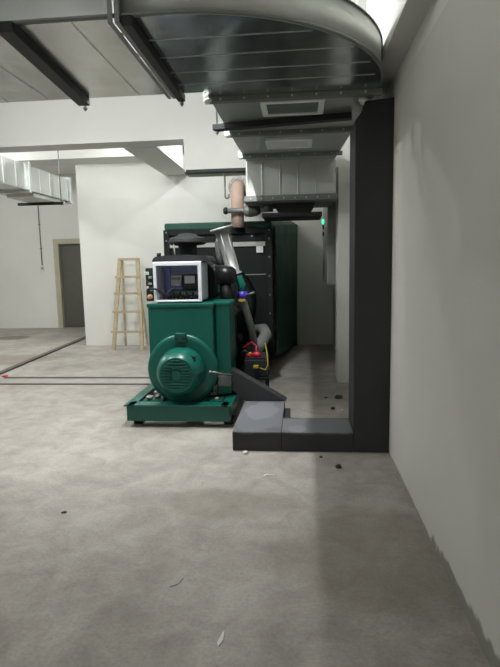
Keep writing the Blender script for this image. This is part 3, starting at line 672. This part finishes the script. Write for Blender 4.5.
# ------------------------------------------------------------------ rubble
def pebble_mesh(seed, k):
    random.seed(seed); q = MB(); q.sphere((0, 0, 0), 1.0, k, 2)
    for v in q.bm.verts: v.co *= random.uniform(0.75, 1.15)
    for v in q.bm.verts: v.co.z = max(v.co.z, -0.6)
    return q
protoD = pebble_mesh(3, 'pebble_d').build('pebble'); protoW = pebble_mesh(5, 'pebble_w').build('pebble')
GP = 'bits of rubble on the floor'
used = set()
def pebble(proto, x, y, z, r, label):
    o = proto if proto.name not in used else proto.copy()
    if proto.name in used: COL.objects.link(o)
    used.add(proto.name)
    o.location = (x, y, z + 0.58 * r * 0.7); o.scale = (r * 1.2, r, r * 0.7); o.rotation_euler = (0, 0, random.uniform(0, 6)); tag(o, label, 'pebble', GP)
pebble(protoW, -0.44, 3.985, 0, 0.022, 'pale pebble touching the front of the dark grey block')
pebble(protoD, 0.28, 3.73, 0, 0.022, 'dark pebble on the shadowed floor in front of the sill')
pebble(protoD, 0.16, 3.93, 0, 0.012, 'tiny dark pebble close to the front of the sill')
pebble(protoD, 0.29, 5.75, 0, 0.016, 'dark pebble on the floor behind the sill, farthest left of its cluster')
pebble(protoD, 0.34, 5.30, 0, 0.024, 'dark lump on the floor behind the sill, left of the white pebble')
pebble(protoW, 0.425, 5.22, 0, 0.018, 'white pebble on the floor behind the sill beside the post')
pebble(protoD, 0.43, 5.75, 0, 0.036, 'largest dark lump behind the sill, at the foot of the white column')
pebble(protoD, 0.36, 4.66, 0, 0.026, 'dark lump just behind the sill near the post')
def scrap(pts, k, label):
    tag(MB().prism(pts, 'Z', 0, 0.004, k).build('paper_scrap'), label, 'scrap', 'pale scraps on the floor')
scrap([(-0.272, 3.53), (-0.25, 3.58), (-0.20, 3.575), (-0.165, 3.54), (-0.20, 3.565), (-0.245, 3.565), (-0.262, 3.53)], 'pebble_w', 'thin curved pale scrap on the floor in front of the block')
scrap([(-0.338, 1.88), (-0.325, 1.94), (-0.318, 1.95), (-0.316, 1.90), (-0.33, 1.86)], 'pebble_w', 'small pale scrap on the floor closest to the camera')
scrap([(-0.62, 2.23), (-0.60, 2.28), (-0.57, 2.30), (-0.585, 2.25)], 'cabinet', 'faint grey scrap on the open floor at left of middle')
tag(MB().prism([(-1.478, 2.92), (-1.465, 2.94), (-1.445, 2.935), (-1.45, 2.915)], 'Z', 0, 0.008, 'pebble_d').build('rubble_chip', bevel=0.002), 'tiny dark chip on the open floor at left', 'chip')

# ------------------------------------------------------------------ light: fluorescent battens on the ceiling (out of the camera's sight behind beams and ducts), plus an added fill behind the camera
LAMP = (0.975, 0.99, 1.0)
def batten(x, y, z, power, down=0.0, length=1.2):
    """a fluorescent tube along Y: three small bare sources in a row plus what its reflector throws downwards."""
    for i in (-1, 0, 1):
        l = bpy.data.lights.new('ceiling_lamp', 'POINT'); l.energy = power / 3; l.color = LAMP; l.shadow_soft_size = 0.01
        o = bpy.data.objects.new('ceiling_lamp', l); COL.objects.link(o); o.location = (x, y + i * length * 0.36, z)
    if down:
        l = bpy.data.lights.new('ceiling_lamp_reflector', 'AREA'); l.shape = 'RECTANGLE'; l.size = 0.015; l.size_y = length; l.energy = down; l.color = LAMP
        o = bpy.data.objects.new('ceiling_lamp_reflector', l); COL.objects.link(o); o.location = (x, y, z)
batten(-0.823, 4.45, 3.40, 54, 68)
batten(-3.0, 4.35, 3.40, 122, 12)
batten(-1.62, 8.4, 3.42, 28)
batten(-2.9, 8.0, 3.50, 33)
batten(-6.2, 8.6, 3.42, 160)
batten(-2.2, -1.2, 3.40, 26)  # added fill from behind the camera, brightens surfaces facing it

W = bpy.data.worlds.new('world'); SC.world = W; W.use_nodes = True
W.node_tree.nodes['Background'].inputs[0].default_value = (0.5, 0.52, 0.5, 1); W.node_tree.nodes['Background'].inputs[1].default_value = 0.02

# ------------------------------------------------------------------ camera
F = 520.0; VX, VY = 299 - 250.0, 333.5 - 264.0; RHO = 0.02
s, c = math.sin(RHO), math.cos(RHO)
yc = Vector((VX, VY, -F)); zc = Vector((-s, c, (VY * c - VX * s) / F)); yc.normalize(); zc.normalize(); xc = yc.cross(zc)
R = Matrix((xc, yc, zc))
cam = bpy.data.cameras.new('camera'); co = bpy.data.objects.new('camera', cam); COL.objects.link(co)
cam.sensor_fit = 'AUTO'; cam.sensor_width = 36.0; cam.lens = 36.0 * F / 667.0; cam.clip_start = 0.05
co.matrix_world = Matrix.Translation((0, 0, 1.5)) @ R.to_4x4()
SC.camera = co
SC.view_settings.view_transform = 'Standard'; SC.view_settings.look = 'None'; SC.view_settings.gamma = 1.0; SC.view_settings.use_curve_mapping = False
SC.view_settings.exposure = 0.0
